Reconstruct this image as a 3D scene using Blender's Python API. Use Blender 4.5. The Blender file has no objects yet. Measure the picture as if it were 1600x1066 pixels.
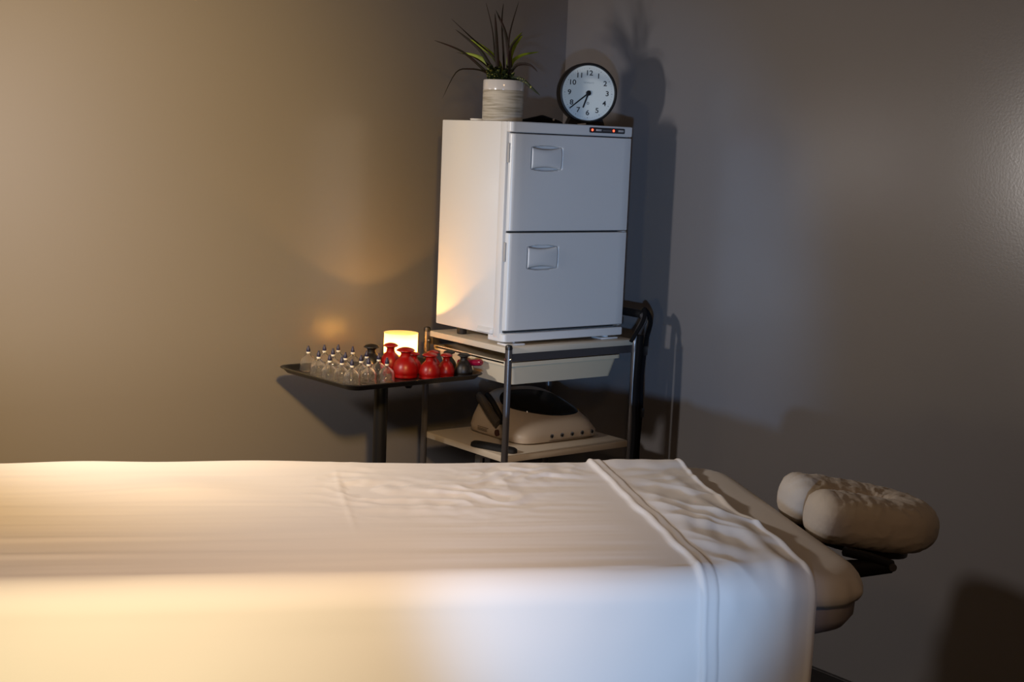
import bpy, bmesh, math, random
from mathutils import Vector, Matrix, noise
random.seed(7)
C = bpy.context.scene.collection
S = bpy.context.scene
PI = math.pi

# ------------------------------------------------------------------ camera, light, exposure
cam_d = bpy.data.cameras.new('camera'); cam = bpy.data.objects.new('camera', cam_d); C.objects.link(cam)
Rv = Vector((0.78770002, -0.61473439, 0.04037716)); Uv = Vector((0.05392342, 0.13408836, 0.98950118)); Fv = Vector((0.6136945, 0.77725282, -0.13876999))
m = Matrix.Identity(4)
for i in range(3):
    m[i][0] = Rv[i]; m[i][1] = Uv[i]; m[i][2] = -Fv[i]
m[0][3], m[1][3], m[2][3] = -2.846228, -3.397043, 1.42
cam.matrix_world = m
cam_d.sensor_width = 36; cam_d.lens = 2222 / 1600 * 36; cam_d.clip_start = .02
S.camera = cam
S.view_settings.view_transform = 'Standard'; S.view_settings.look = 'None'
S.view_settings.gamma = 1; S.view_settings.use_curve_mapping = False
S.view_settings.exposure = 0.0

w = bpy.data.worlds.new('sky'); S.world = w; w.use_nodes = True
w.node_tree.nodes['Background'].inputs[0].default_value = (.25, .45, .8, 1)
w.node_tree.nodes['Background'].inputs[1].default_value = .6

def lamp(name, kind, loc, power, color, size=.05, target=None, **kw):
    d = bpy.data.lights.new(name, kind); o = bpy.data.objects.new(name, d); C.objects.link(o)
    o.location = loc; d.energy = power; d.color = color
    if kind == 'AREA':
        d.shape = 'RECTANGLE'; d.size, d.size_y = size
    else:
        d.shadow_soft_size = size
    for k, v in kw.items(): setattr(d, k, v)
    if target is not None:
        o.rotation_euler = (Vector(target) - Vector(loc)).to_track_quat('-Z', 'Y').to_euler()
    return o
# wall-side lamp left of the frame, low amber lamp beside the table, ceiling downlight near the camera, cool beam from behind the camera, two added warm fills
lamp('lamp_wall_side', 'SPOT', (-2.22, -.585, 1.40), 50, (1, .93, .88), .055, (0, -.50, 1.34), spot_size=math.radians(164), spot_blend=1)
lamp('lamp_low_amber', 'SPOT', (-2.52, -2.10, .715), 18.5, (1, .85, .46), .08, (-2.52 + math.cos(math.radians(64)), -2.10 + math.sin(math.radians(64)), .68), spot_size=math.radians(134), spot_blend=1)
lamp('lamp_ceiling_spot', 'SPOT', (-2.40, -3.05, 2.10), 385, (1, .56, .05), .06, (-1.70, -.05, 1.26), spot_size=math.radians(46), spot_blend=1)
lamp('fill_bed_spot', 'SPOT', (-2.40, -2.95, 2.14), 148, (1, .72, .52), .08, (-1.68, -1.05, .75), spot_size=math.radians(46), spot_blend=1)  # added fill that brightens the middle of the bed top
lamp('fill_warm_glow', 'POINT', (-2.40, -3.05, 2.12), 18, (1, .63, .37), .12)  # added weak warm fill at the downlight, lifts the dim areas
cool = lamp('cool_beam_spot', 'SPOT', (-3.30, -3.80, .92), 248, (.33, .59, 1), .05, (-3.30 + math.cos(math.radians(46.2)), -3.80 + math.sin(math.radians(46.2)), .92), spot_size=math.radians(26), spot_blend=.7)  # stand-in for an unseen slit of cool light behind the camera
cool.scale = (.58, 1, 1)                                       # cone squeezed into a tall, narrow beam

# ------------------------------------------------------------------ materials
def mat(name, col, rough=.5, metal=0, spec=.5, bump=None, var=None, trans=None, emit=None, coat=0, sheen=0):
    ma = bpy.data.materials.new(name); ma.use_nodes = True
    nt = ma.node_tree; b = nt.nodes['Principled BSDF']
    b.inputs['Base Color'].default_value = (*col, 1); b.inputs['Roughness'].default_value = rough
    b.inputs['Metallic'].default_value = metal; b.inputs['Specular IOR Level'].default_value = spec
    b.inputs['Coat Weight'].default_value = coat; b.inputs['Sheen Weight'].default_value = sheen
    if trans is not None:
        b.inputs['Transmission Weight'].default_value = trans[0]; b.inputs['IOR'].default_value = trans[1]
    if emit:
        b.inputs['Emission Color'].default_value = (*emit[0], 1); b.inputs['Emission Strength'].default_value = emit[1]
    tc = nt.nodes.new('ShaderNodeTexCoord')
    if bump:
        scale, strength, dist = bump[:3]
        n = nt.nodes.new('ShaderNodeTexNoise'); n.inputs['Scale'].default_value = scale; n.inputs['Detail'].default_value = 3
        bp = nt.nodes.new('ShaderNodeBump'); bp.inputs['Strength'].default_value = strength; bp.inputs['Distance'].default_value = dist
        nt.links.new(tc.outputs['Object'], n.inputs['Vector']); nt.links.new(n.outputs['Fac'], bp.inputs['Height'])
        nt.links.new(bp.outputs['Normal'], b.inputs['Normal'])
    if var:                                                   # (second colour, scale xyz, low, high)
        n = nt.nodes.new('ShaderNodeTexNoise'); n.inputs['Scale'].default_value = 1; n.inputs['Detail'].default_value = 4
        mp = nt.nodes.new('ShaderNodeMapping'); mp.inputs['Scale'].default_value = var[1]
        r = nt.nodes.new('ShaderNodeValToRGB')
        r.color_ramp.elements[0].position = var[2]; r.color_ramp.elements[1].position = var[3]
        r.color_ramp.elements[0].color = (*col, 1); r.color_ramp.elements[1].color = (*var[0], 1)
        nt.links.new(tc.outputs['Object'], mp.inputs['Vector']); nt.links.new(mp.outputs['Vector'], n.inputs['Vector'])
        nt.links.new(n.outputs['Fac'], r.inputs['Fac']); nt.links.new(r.outputs['Color'], b.inputs['Base Color'])
    return ma

def mat_mix(name, kind, col, fac, rough=.05):
    """thin see-through sheet (transparent + gloss) or light-spreading frosted glass (translucent + diffuse)"""
    ma = bpy.data.materials.new(name); ma.use_nodes = True; nt = ma.node_tree
    nt.nodes.clear(); out = nt.nodes.new('ShaderNodeOutputMaterial'); mx = nt.nodes.new('ShaderNodeMixShader')
    if kind == 'pane':
        a = nt.nodes.new('ShaderNodeBsdfTransparent'); g = nt.nodes.new('ShaderNodeBsdfGlossy'); g.inputs['Roughness'].default_value = rough
        fr = nt.nodes.new('ShaderNodeLayerWeight'); fr.inputs['Blend'].default_value = fac
        nt.links.new(fr.outputs['Facing'], mx.inputs[0])
    else:
        a = nt.nodes.new('ShaderNodeBsdfTranslucent'); g = nt.nodes.new('ShaderNodeBsdfDiffuse'); mx.inputs[0].default_value = fac
        g.inputs['Color'].default_value = (*col, 1)
    a.inputs['Color'].default_value = (*col, 1)
    nt.links.new(a.outputs[0], mx.inputs[1]); nt.links.new(g.outputs[0], mx.inputs[2]); nt.links.new(mx.outputs[0], out.inputs['Surface'])
    return ma

M = {}
M['wall'] = mat('wall_paint', (.186, .177, .180), .25, spec=.65, bump=(160, .07, .002))
M['ceiling'] = mat('ceiling_paint', (.12, .12, .12), .8)
M['floor'] = mat('floor_boards', (.030, .022, .017), .45, var=((.055, .038, .026), (3, 40, 3), .35, .7))
M['baseboard'] = mat('baseboard_paint', (.016, .014, .015), .4)
M['window_frame'] = mat('window_frame', (.6, .6, .6), .4)
M['pane'] = mat_mix('window_glass', 'pane', (1, 1, 1), .06)
M['clock_glass'] = mat_mix('clock_glass', 'pane', (1, 1, 1), .02)
M['sheet'] = mat('cotton_sheet', (.80, .765, .73), .85, spec=.2, bump=(900, .15, .0006), sheen=.15)
M['fitted'] = mat('fitted_sheet_cotton', (.66, .60, .53), .85, spec=.2, bump=(900, .15, .0006), sheen=.1)
M['cradle'] = mat('cradle_cover_cotton', (.56, .49, .41), .85, spec=.2, bump=(60, .30, .005), sheen=.1)
M['vinyl'] = mat('table_vinyl', (.42, .38, .39), .5)
M['wood'] = mat('table_wood', (.10, .05, .025), .5)
M['black'] = mat('black_plastic', (.008, .008, .009), .35)
M['black_matte'] = mat('black_matte', (.006, .006, .007), .7)
M['black_fabric'] = mat('black_fabric', (.004, .004, .005), .9, spec=.15)
M['white_metal'] = mat('white_enamel', (.80, .79, .78), .28)
M['white_plastic'] = mat('white_plastic', (.78, .78, .78), .35)
M['door'] = mat('door_enamel', (.70, .71, .72), .32, bump=(350, .10, .001))
M['notch'] = mat('notch_shade_grey', (.42, .42, .42), .5)
M['gap'] = mat('dark_gap', (.03, .033, .036), .6)
M['panel'] = mat('control_panel', (.02, .018, .022), .3)
M['button'] = mat('panel_button', (.45, .45, .47), .4)
M['led'] = mat('red_led', (1, .05, .03), .4, emit=((1, .05, .02), 6))
M['foot'] = mat('foot_rubber', (.02, .015, .012), .4)
M['steel'] = mat('grey_tube', (.17, .16, .165), .3, metal=.75)
M['rail'] = mat('dark_rail', (.055, .05, .052), .45)
M['shelf'] = mat('cream_shelf', (.66, .58, .46), .45)
M['drawer'] = mat('cream_drawer', (.70, .59, .42), .5)
M['device'] = mat('device_cream', (.52, .44, .35), .42)
M['device_text'] = mat('device_text', (.15, .12, .09), .6)
M['screen'] = mat('dark_touch_panel', (.004, .005, .006), .18)
M['grip'] = mat('device_grip', (.065, .055, .045), .5)
M['redswitch'] = mat('dark_red_switch', (.05, .01, .01), .4)
M['chrome'] = mat('chrome', (.6, .6, .6), .25, metal=1)
M['clock_case'] = mat('clock_case_black', (.006, .006, .007), .35)
M['dial'] = mat('clock_dial_white', (.70, .76, .75), .6)
M['ink'] = mat('clock_ink', (.015, .017, .02), .6)
M['ink_pale'] = mat('clock_ink_pale', (.42, .46, .46), .6)
M['pot_glaze'] = mat('pot_glaze_white', (.62, .60, .60), .15, coat=.5)
M['pot_stone'] = mat('pot_banded_stoneware', (.52, .48, .41), .6, var=((.19, .16, .10), (14, 14, 190), .42, .75))
M['soil'] = mat('soil', (.02, .014, .01), .95)
M['leaf_dark'] = mat('dark_leaf', (.012, .011, .006), .6, spec=.2, var=((.022, .007, .007), (30, 30, 30), .4, .7))
M['leaf_green'] = mat('lime_leaf', (.20, .26, .015), .5, spec=.3, var=((.10, .15, .012), (40, 40, 8), .4, .7))
M['leaf_spot'] = mat('spotted_leaf', (.010, .018, .006), .5, spec=.3, var=((.34, .33, .07), (230, 230, 230), .60, .66))
M['cup'] = mat('clear_cup_plastic', (1, .98, .96), .05, trans=(.97, 1.45))
M['cup_ring'] = mat('valve_white', (.75, .74, .70), .5)
M['cup_tip'] = mat('valve_navy', (.010, .012, .060), .4)
M['red'] = mat('red_silicone', (.29, .003, .0025), .36)
M['black_sil'] = mat('black_silicone', (.008, .006, .005), .45)
M['crimson'] = mat('crimson_gloss', (.25, .004, .03), .2)
M['frost'] = mat_mix('frosted_glass', 'frost', (1, .93, .72), .15)
M['tumbler_outer'] = mat_mix('tumbler_outer', 'pane', (1, .97, .90), .04)
M['wax'] = mat_mix('candle_wax', 'frost', (1, .72, .30), .5)
M['flame'] = mat('flame', (1, .7, .3), .5, emit=((1, .62, .20), 60))
M['wick'] = mat('wick', (.02, .02, .02), .9)
M['paper'] = mat('white_paper', (.75, .75, .74), .7)

# ------------------------------------------------------------------ mesh helpers
def obj(name, bm, ma, parent=None, smooth=True, angle=40):
    me = bpy.data.meshes.new(name)
    bmesh.ops.recalc_face_normals(bm, faces=bm.faces)
    bm.to_mesh(me); bm.free()
    o = bpy.data.objects.new(name, me); C.objects.link(o)
    for mm in (ma if isinstance(ma, (list, tuple)) else [ma]): me.materials.append(mm)
    if smooth:
        me.shade_smooth()
        try: me.set_sharp_from_angle(angle=math.radians(angle))
        except Exception: pass
    if parent: o.parent = parent
    return o
def thing(name, label, cat, loc=(0, 0, 0), rz=0, group=None):
    o = bpy.data.objects.new(name, None); C.objects.link(o); o.empty_display_size = .05
    o.location = loc; o.rotation_euler = (0, 0, rz); return tag(o, label, cat, group)
def tag(o, label, cat, group=None):
    o['label'] = label; o['category'] = cat
    if group: o['group'] = group
    return o
def struct(o): o['kind'] = 'structure'; return o
def box(bm, lo, hi, bev=0, seg=2):
    g = bmesh.ops.create_cube(bm, size=1)
    vs = g['verts']
    for v in vs: v.co = Vector([lo[i] + (v.co[i] + .5) * (hi[i] - lo[i]) for i in range(3)])
    if bev:
        es = list({e for v in vs for e in v.link_edges})
        bmesh.ops.bevel(bm, geom=es, offset=bev, segments=seg, affect='EDGES', profile=.5)
    return bm
def nbox(lo, hi, bev=0, seg=2): return box(bmesh.new(), lo, hi, bev, seg)
def lathe(bm, prof, n=32, cx=0, cy=0, z0=0, cap=True, axis='z'):
    """prof: (radius, height) list from the bottom up"""
    rings = []
    for r, z in prof:
        ring = []
        for k in range(n):
            a = 2 * PI * k / n
            p = (cx + r * math.cos(a), cy + r * math.sin(a), z0 + z)
            if axis == 'y': p = (cx + r * math.cos(a), cy - z, z0 + r * math.sin(a))
            ring.append(bm.verts.new(p))
        rings.append(ring)
    for a, b in zip(rings, rings[1:]):
        for k in range(n): bm.faces.new((a[k], a[(k + 1) % n], b[(k + 1) % n], b[k]))
    if cap:
        bm.faces.new(rings[0][::-1]); bm.faces.new(rings[-1])
    return bm
def tube(bm, pts, r, n=12, flat=None):
    """round (or flattened: flat=(width, thickness)) tube along points; r may be a list"""
    pts = [Vector(p) for p in pts]; rings = []; up = Vector((0, 0, 1))
    T0 = (pts[1] - pts[0]).normalized(); N = T0.orthogonal().normalized() if abs(T0.z) > .9 else T0.cross(up).normalized()
    for i, p in enumerate(pts):
        T = (pts[min(i + 1, len(pts) - 1)] - pts[max(i - 1, 0)]).normalized()
        N = (N - T * N.dot(T)).normalized(); Bn = T.cross(N)
        rr = r[i] if isinstance(r, (list, tuple)) else r
        rings.append([bm.verts.new(p + (N * math.cos(2 * PI * k / n) * (flat[0] if flat else 1) + Bn * math.sin(2 * PI * k / n) * (flat[1] if flat else 1)) * rr) for k in range(n)])
    for a, b in zip(rings, rings[1:]):
        for k in range(n): bm.faces.new((a[k], a[(k + 1) % n], b[(k + 1) % n], b[k]))
    bm.faces.new(rings[0][::-1]); bm.faces.new(rings[-1]); return bm
def smooth_path(pts, sub=6):
    pts = [Vector(p) for p in pts]; P = [pts[0]] + pts + [pts[-1]]; out = []
    for i in range(1, len(P) - 2):
        for k in range(sub):
            t = k / sub; a, b, c, d = P[i - 1:i + 3]
            out.append(.5 * ((2 * b) + (c - a) * t + (2 * a - 5 * b + 4 * c - d) * t * t + (3 * b - a - 3 * c + d) * t ** 3))
    out.append(pts[-1]); return out
def rrect(x0, x1, y0, y1, r, n=8):
    out = []
    for cx, cy, a0 in ((x1 - r, y1 - r, 0), (x0 + r, y1 - r, PI / 2), (x0 + r, y0 + r, PI), (x1 - r, y0 + r, 1.5 * PI)):
        for k in range(n + 1):
            a = a0 + PI / 2 * k / n; out.append((cx + r * math.cos(a), cy + r * math.sin(a)))
    return out
def loft(bm, rings, cap0=True, cap1=True):
    vr = [[bm.verts.new(p) for p in ring] for ring in rings]
    for a, b in zip(vr, vr[1:]):
        n = len(a)
        for k in range(n): bm.faces.new((a[k], a[(k + 1) % n], b[(k + 1) % n], b[k]))
    if cap0: bm.faces.new(vr[0][::-1])
    if cap1: bm.faces.new(vr[-1])
    return bm
def grid_faces(bm, V):
    for i in range(len(V) - 1):
        for j in range(len(V[0]) - 1): bm.faces.new((V[i][j], V[i + 1][j], V[i + 1][j + 1], V[i][j + 1]))

def gauss(x, c, w): return math.exp(-((x - c) / w) ** 2)
def sstep(a, b, x):
    t = min(1, max(0, (x - a) / (b - a))); return t * t * (3 - 2 * t)
def N3(x, y, z): return noise.noise(Vector((x, y, z)))
def ridge(x): return 1 - abs(x) * 2

# ------------------------------------------------------------------ the room
RX, RY, RZ = -4.6, -3.95, 2.55
struct(obj('floor', nbox((RX - .1, RY - .1, -.1), (.1, .1, 0)), M['floor'], smooth=False))
struct(obj('ceiling', nbox((RX - .1, RY - .1, RZ), (.1, .1, RZ + .1)), M['ceiling'], smooth=False))
struct(obj('wall_left', nbox((RX - .1, 0, 0), (.1, .1, RZ)), M['wall'], smooth=False))
struct(obj('wall_right', nbox((0, RY - .1, 0), (.1, 0, RZ)), M['wall'], smooth=False))
struct(obj('wall_far_left', nbox((RX - .1, RY - .1, 0), (RX, 0, RZ)), M['wall'], smooth=False))
struct(obj('wall_behind_camera', nbox((RX - .1, RY - .1, 0), (.1, RY, RZ)), M['wall'], smooth=False))
struct(obj('baseboard_left', nbox((RX, -.012, 0), (0, 0, .10), .002), M['baseboard'], smooth=False))
struct(obj('baseboard_right', nbox((-.012, RY, 0), (0, -.012, .10), .002), M['baseboard'], smooth=False))

# ------------------------------------------------------------------ treatment table, sheets, face cradle
BA = Vector((-1.91881, -.58463)); BU = Vector((.8864, -.4629)); BN = Vector((.4629, .8864))
def Bd(s, t, z): q = BA + BU * s + BN * t; return Vector((q.x, q.y, z))
S0, S1 = -.38, 1.503
T0, T1 = -.812, -.012
table = thing('massage_table', 'padded massage table standing in the middle of the room under cream sheets', 'massage table', Bd(.55, -.4, 0))
tinv = Matrix.Translation(-Bd(.55, -.4, 0))
def tpart(name, bm, ma, parent=table, **k):
    bm.transform(tinv); return obj(name, bm, ma, parent, **k)
def plan(s0, s1, t0, t1, r, z, n=8): return [Bd(s, t, z) for s, t in rrect(s0, s1, t0, t1, r, n)]
bm = bmesh.new(); rings = []
for dz, ins in ((.000, .045), (.004, .028), (.014, .012), (.034, .002), (.075, 0), (.097, .004), (.106, .014), (.109, .05)):
    rings.append(plan(S0 + ins, S1 - ins, T0 + ins, T1 - ins, .085, .625 + dz))
loft(bm, rings); tpart('padded_top', bm, M['vinyl'])
bm = bmesh.new(); loft(bm, [plan(S0 + .10, S1 - .17, T0 + .06, T1 - .06, .02, z) for z in (.56, .625)]); tpart('frame', bm, M['wood'])
for s, t in ((S0 + .15, T0 + .08), (S0 + .15, T1 - .08), (S1 - .22, T0 + .08), (S1 - .22, T1 - .08)):
    bm = bmesh.new(); loft(bm, [[Bd(s + a * x, t + a * y, z) for x, y in ((1, 1), (-1, 1), (-1, -1), (1, -1))] for a, z in ((.022, 0.0), (.026, .56))])
    tpart('leg', bm, M['wood'], smooth=False)

# fitted sheet: closed over the top, gathered on the sides
bm = bmesh.new(); rings = []
prof = [(.30, .7385), (.20, .7385), (.12, .7385), (.07, .7380), (.035, .7375), (.018, .7345), (.007, .729), (.000, .720), (-.004, .710), (-.006, .704), (-.006, .698), (-.004, .692), (-.001, .686)]
for k, (ins, z) in enumerate(prof):
    ring = []
    r = max(.09 - ins * .6, .03)
    for q, p in enumerate(plan(S0 + ins, S1 - ins, T0 + ins, T1 - ins, r, z, 40)):
        f = min(1, max(0, (.09 - ins) / .09))
        w1 = noise.noise(Vector((p.x * 14, p.y * 14, z * 9))); w2 = noise.noise(Vector((p.x * 40, p.y * 40, z * 14)))
        out = Vector((p.x, p.y, 0)) - Vector((*Bd(.55, -.4, 0).xy, 0)); out.normalize()
        amp = f * (.0035 if z < .735 else .0012)
        ring.append(p + out * max(-.002, amp * (w1 * 1.3 + w2 * .7 + .9 * max(0, ridge(noise.noise(Vector((p.x * 30, p.y * 30, z * 6)))) - .4)) + .0012) + Vector((0, 0, f * .0022 * w1 + (.006 * w1 if k > 9 else 0) + (.0012 * f * max(0, ridge(noise.noise(Vector((p.x * 22, p.y * 30, 3)))) - .5) if z > .73 else 0))))
    rings.append(ring)
loft(bm, rings, True, False)
o = obj('fitted_sheet', bm, M['fitted'])
tag(o, 'beige fitted sheet stretched over the head end of the massage table', 'fitted sheet')
sd = o.modifiers.new('cloth', 'SOLIDIFY'); sd.thickness = .002; sd.offset = 1

# top sheet
ZT = .7455
RE = .045
FLAT0, FLAT1 = T0 - .008 + RE, T1 + .008 - RE
HN, HF = .60, .30
A_FAR = HF + PI / 2 * RE; A_NEAR = A_FAR + (FLAT1 - FLAT0)
A_END = A_NEAR + PI / 2 * RE + HN
def cross(a):
    if a < HF: return T1 + .008, ZT - RE - (HF - a), 1, 0
    if a < A_FAR:
        q = (a - HF) / RE; return FLAT1 + RE * math.cos(q), ZT - RE + RE * math.sin(q), math.cos(q), math.sin(q)
    if a < A_NEAR: return FLAT1 - (a - A_FAR), ZT, 0, 1
    if a < A_NEAR + PI / 2 * RE:
        q = (a - A_NEAR) / RE; return FLAT0 - RE * math.sin(q), ZT - RE + RE * math.cos(q), -math.sin(q), math.cos(q)
    d = a - A_NEAR - PI / 2 * RE
    return T0 - .008, ZT - RE - d, -1, 0
def sheet_disp(s, a):
    t, z, nt, nz = cross(a)
    hang = max(0, a - A_NEAR) ; top = 1 if A_FAR <= a <= A_NEAR else 0
    v = a - A_FAR                                              # 0 far edge ... ~.7 near edge
    d = .0012 + .0010 * N3(s * 5, a * 9, 1)
    lens = sstep(1.20, 1.10, s)
    # long ripples along the table
    rip = sstep(.10, .35, v) * sstep(.88, .74, v)
    d += lens * rip * (.0013 * N3(s * 2.2 + a, a * 22, 3) + .0004 * N3(s * 4.2, a * 55, 5))
    d += lens * .0010 * N3(s * 3, a * 34, 15) * sstep(0, .1, v) * sstep(.5, .3, v)
    d += lens * sstep(.62, .05, s) * (.0040 * gauss(a, A_FAR + .625, .016) + .0030 * gauss(a + .02 * s, A_FAR + .535, .014)) * (.6 + .8 * N3(s * 2.3, 4, 9))
    # soft swellings
    d += .010 * gauss(s, .37, .12) * gauss(v, .20, .07)
    d += .007 * gauss(s, .50, .20) * gauss(v, -.03, .05) + .006 * gauss(s, .16, .13) * gauss(v, -.03, .05) + .006 * gauss(s, 1.32, .10) * gauss(v, -.02, .05)
    # crumpled patches
    for cs_, cv, ws, wv, am in ((.86, .26, .16, .13, .0085), (1.06, .08, .11, .08, .0085), (.70, .16, .06, .14, .0045)):
        k = gauss(s, cs_, ws) * gauss(v, cv, wv)
        if k > .02:
            d += am * k * (ridge(N3(s * 11 + 2 * N3(s * 4, a * 4, 7), a * 15, 21)) - .35) + .45 * am * k * N3(s * 34, a * 34, 23)
    d += .0012 * gauss(s - .004 * math.sin(a * 9), .665, .006) * sstep(.55, .40, v) * sstep(.04, .1, v)   # pressed crease
    # turned-back band towards the head
    hem = 1.205 + .012 * N3(a * 3.2, 0, 31) + .009 * N3(a * 9, 0, 33) + .03 * sstep(A_NEAR, A_END, a) * 0
    turn = sstep(hem - .002, hem + .003, s)
    d += turn * .0028 + .0030 * sstep(hem - .001, hem + .004, s) * sstep(hem + .028, hem + .022, s)
    d += (.0030 + .003 * N3(a * 14, 0, 35)) * gauss(s, hem + .001, .005)
    if s > hem + .02:
        q = sstep(hem + .02, hem + .06, s)
        diag = (s * .80 + v * .50)
        k1 = gauss(v, .48, .22); k2 = gauss(v, .12, .12)
        d += q * k1 * (.015 * max(0, ridge(N3(diag * 2.0 - v * 3.0, (s * 13 - v * 8), 41)) - .25) + .0045 * N3(s * 26, a * 12 + s * 18, 43))
        d += q * k2 * (.005 * N3(s * 13, a * 22, 45)) + q * .0022 * N3(s * 22, a * 8, 47)
        d += q * .010 * gauss(s - .02 * v, 1.335, .016) * sstep(.05, .25, v) * sstep(1.2, .6, v) * (.5 + .5 * N3(a * 4, 2, 51))
    if hang > 0:                                               # hanging side: broad vertical folds, few creases
        h = sstep(.05, .45, hang)
        d += h * (.012 * N3(s * 4.2, a * .7, 61) + .009 * sstep(1.0, 1.3, s) * N3(s * 13, a * .9, 63)) + .012 * h
        d += .0018 * N3(s * 7 + a * 5, a * 6 - s * 3, 65) + .0025 * sstep(.9, 1.2, s) * N3(s * 9 + a * 9, a * 6 - s * 4, 67)
        if s > hem + .03:
            d += .004 * gauss(hang - .30 - (s - 1.235) * 1.1, 0, .012) * sstep(1.40, 1.30, s)
    if z < ZT - RE and a < HF: d += .006 * N3(s * 4, a * 2, 71) + .004
    # rolled free edge
    e = SE(a) - s
    d += .0035 * gauss(e, .006, .005)
    if e < .004: d -= .003
    return max(d, -.001)
def SE(a): return 1.394 + .010 * N3(a * 2.2, 0, 81) + .004 * N3(a * 9, 0, 83) + .012 * gauss(a, A_FAR + .02, .12)
ns, na = 620, 400
arcs = [A_END * k / na for k in range(na + 1)]
SF = -.42
bm = bmesh.new(); V = []
for i in range(ns + 1):
    f = i / ns
    # denser towards the head end
    row = []
    for a in arcs:
        se = SE(a)
        s = SF + (se - SF) * (1 - (1 - f) ** 1.25)
        t, z, nt, nz = cross(a); d = sheet_disp(s, a)
        row.append(bm.verts.new(Bd(s, t + nt * d, z + nz * d)))
    V.append(row)
grid_faces(bm, V)
o = obj('top_sheet', bm, M['sheet'], angle=180)
sd = o.modifiers.new('cloth', 'SOLIDIFY'); sd.thickness = .0025; sd.offset = 1
tag(o, 'large cream top sheet draped over the massage table with a turned-back hem', 'sheet')

# face cradle: horseshoe cushion in a gathered cover on a black hinged bracket
HC = Bd(1.655, -.425, .735)
crad = thing('face_cradle', 'horseshoe face cradle in a wrinkled beige cover at the table head', 'face cradle', HC)
tilt = math.radians(-9)
xa = Vector((BU.x * math.cos(tilt), BU.y * math.cos(tilt), math.sin(tilt))); ya = Vector((BN.x, BN.y, 0)); za = xa.cross(ya).normalized()
def H(x, y, z): return xa * x + ya * y + za * z
path = []
AR, LX = .068, .120
for k in range(25): path.append((-.110 + LX * k / 24, -AR, 0))
for k in range(1, 56):
    th = -PI / 2 + PI * k / 56; path.append((-.110 + LX + AR * 1.12 * math.cos(th), AR * math.sin(th), 0))
for k in range(25): path.append((-.110 + LX - LX * k / 24, AR, 0))
n = len(path); nseg = 96; rings = []
def sup(c, e): return math.copysign(abs(c) ** e, c)
bm = bmesh.new()
for i, (x, y, _) in enumerate(path):
    p0 = path[max(i - 1, 0)]; p1 = path[min(i + 1, n - 1)]
    T = Vector((p1[0] - p0[0], p1[1] - p0[1])).normalized(); Nn = Vector((T.y, -T.x))       # outward side
    ring = []
    for k in range(nseg):
        a = 2 * PI * k / nseg
        cw = .058 if math.cos(a) > 0 else .060
        off = cw * sup(math.cos(a), .86); hh = .048 * sup(math.sin(a), .82 if math.sin(a) > 0 else .92)
        off = max(off, -.062)
        px, py = x + Nn.x * off, y + Nn.y * off
        arc = i * .0075
        w1 = max(0, ridge(noise.noise(Vector((px * 30, py * 30, hh * 42 + 5)))) - .45)
        w2 = max(0, ridge(noise.noise(Vector((px * 55 + 4, py * 55, hh * 75)))) - .5)
        edge = gauss(math.sin(a), .80, .30)                     # gathered upper seam
        low = gauss(math.sin(a), -.75, .30)
        w3 = noise.noise(Vector((arc * 75, math.sin(a) * 1.3, 9)))
        dd = (.0022 + .0024 * edge) * w1 + .0020 * w2 * (.5 + edge) + .0022 * w3 * (edge + .7 * low) + .0016 * noise.noise(Vector((px * 18, py * 18, hh * 18)))
        ring.append(H(px + Nn.x * math.cos(a) * dd, py + Nn.y * math.cos(a) * dd, hh + math.sin(a) * dd))
    rings.append(ring)
def tip(ring, i, sgn):
    """close an arm end with shrinking rings so that it ends round"""
    x, y, _ = path[i]; c = H(x, y, 0); out = []
    for q in (.35, .65, .85, .97):
        sc = math.sqrt(1 - q * q); out.append([c + (p - c) * (sc ** .75) - xa * (.032 * q) for p in ring])
    return out
rings = tip(rings[0], 0, -1)[::-1] + rings + tip(rings[-1], n - 1, -1)
loft(bm, rings)
cush = obj('cushion', bm, M['cradle'], crad, angle=180)
bm = bmesh.new()
loft(bm, [[H(-.10 + .20 * (.5 + .5 * math.cos(2 * PI * k / 32)) - .0, .085 * math.sin(2 * PI * k / 32), z) for k in range(32)] for z in (-.060, -.049)])
obj('platform', bm, M['black'], crad)
def hl(s, t, z): return Bd(s, t, z) - HC
for t in (-.56, -.29):
    bm = bmesh.new(); d0, d1 = hl(1.506, t, .666), hl(1.655, t, .674)
    sec = ((.0, .022), (.0, -.010))
    tube(bm, [d0, d0.lerp(d1, .5), d1], [.020, .018, .013], 12, (.6, 1)); obj('bracket_arm', bm, M['black'], crad)
    bm = bmesh.new(); tube(bm, [hl(1.56, t, .704), hl(1.61, t, .692), hl(1.655, t, .677)], .010, 10, (1, .9)); obj('hinge_strut', bm, M['black'], crad)
    bm = bmesh.new(); q = hl(1.652, t, .675); nn = Vector((BN.x, BN.y, 0))
    tube(bm, [q - nn * .013, q + nn * .013], .0075, 12); obj('pivot_bolt', bm, M['steel'], crad)

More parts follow.
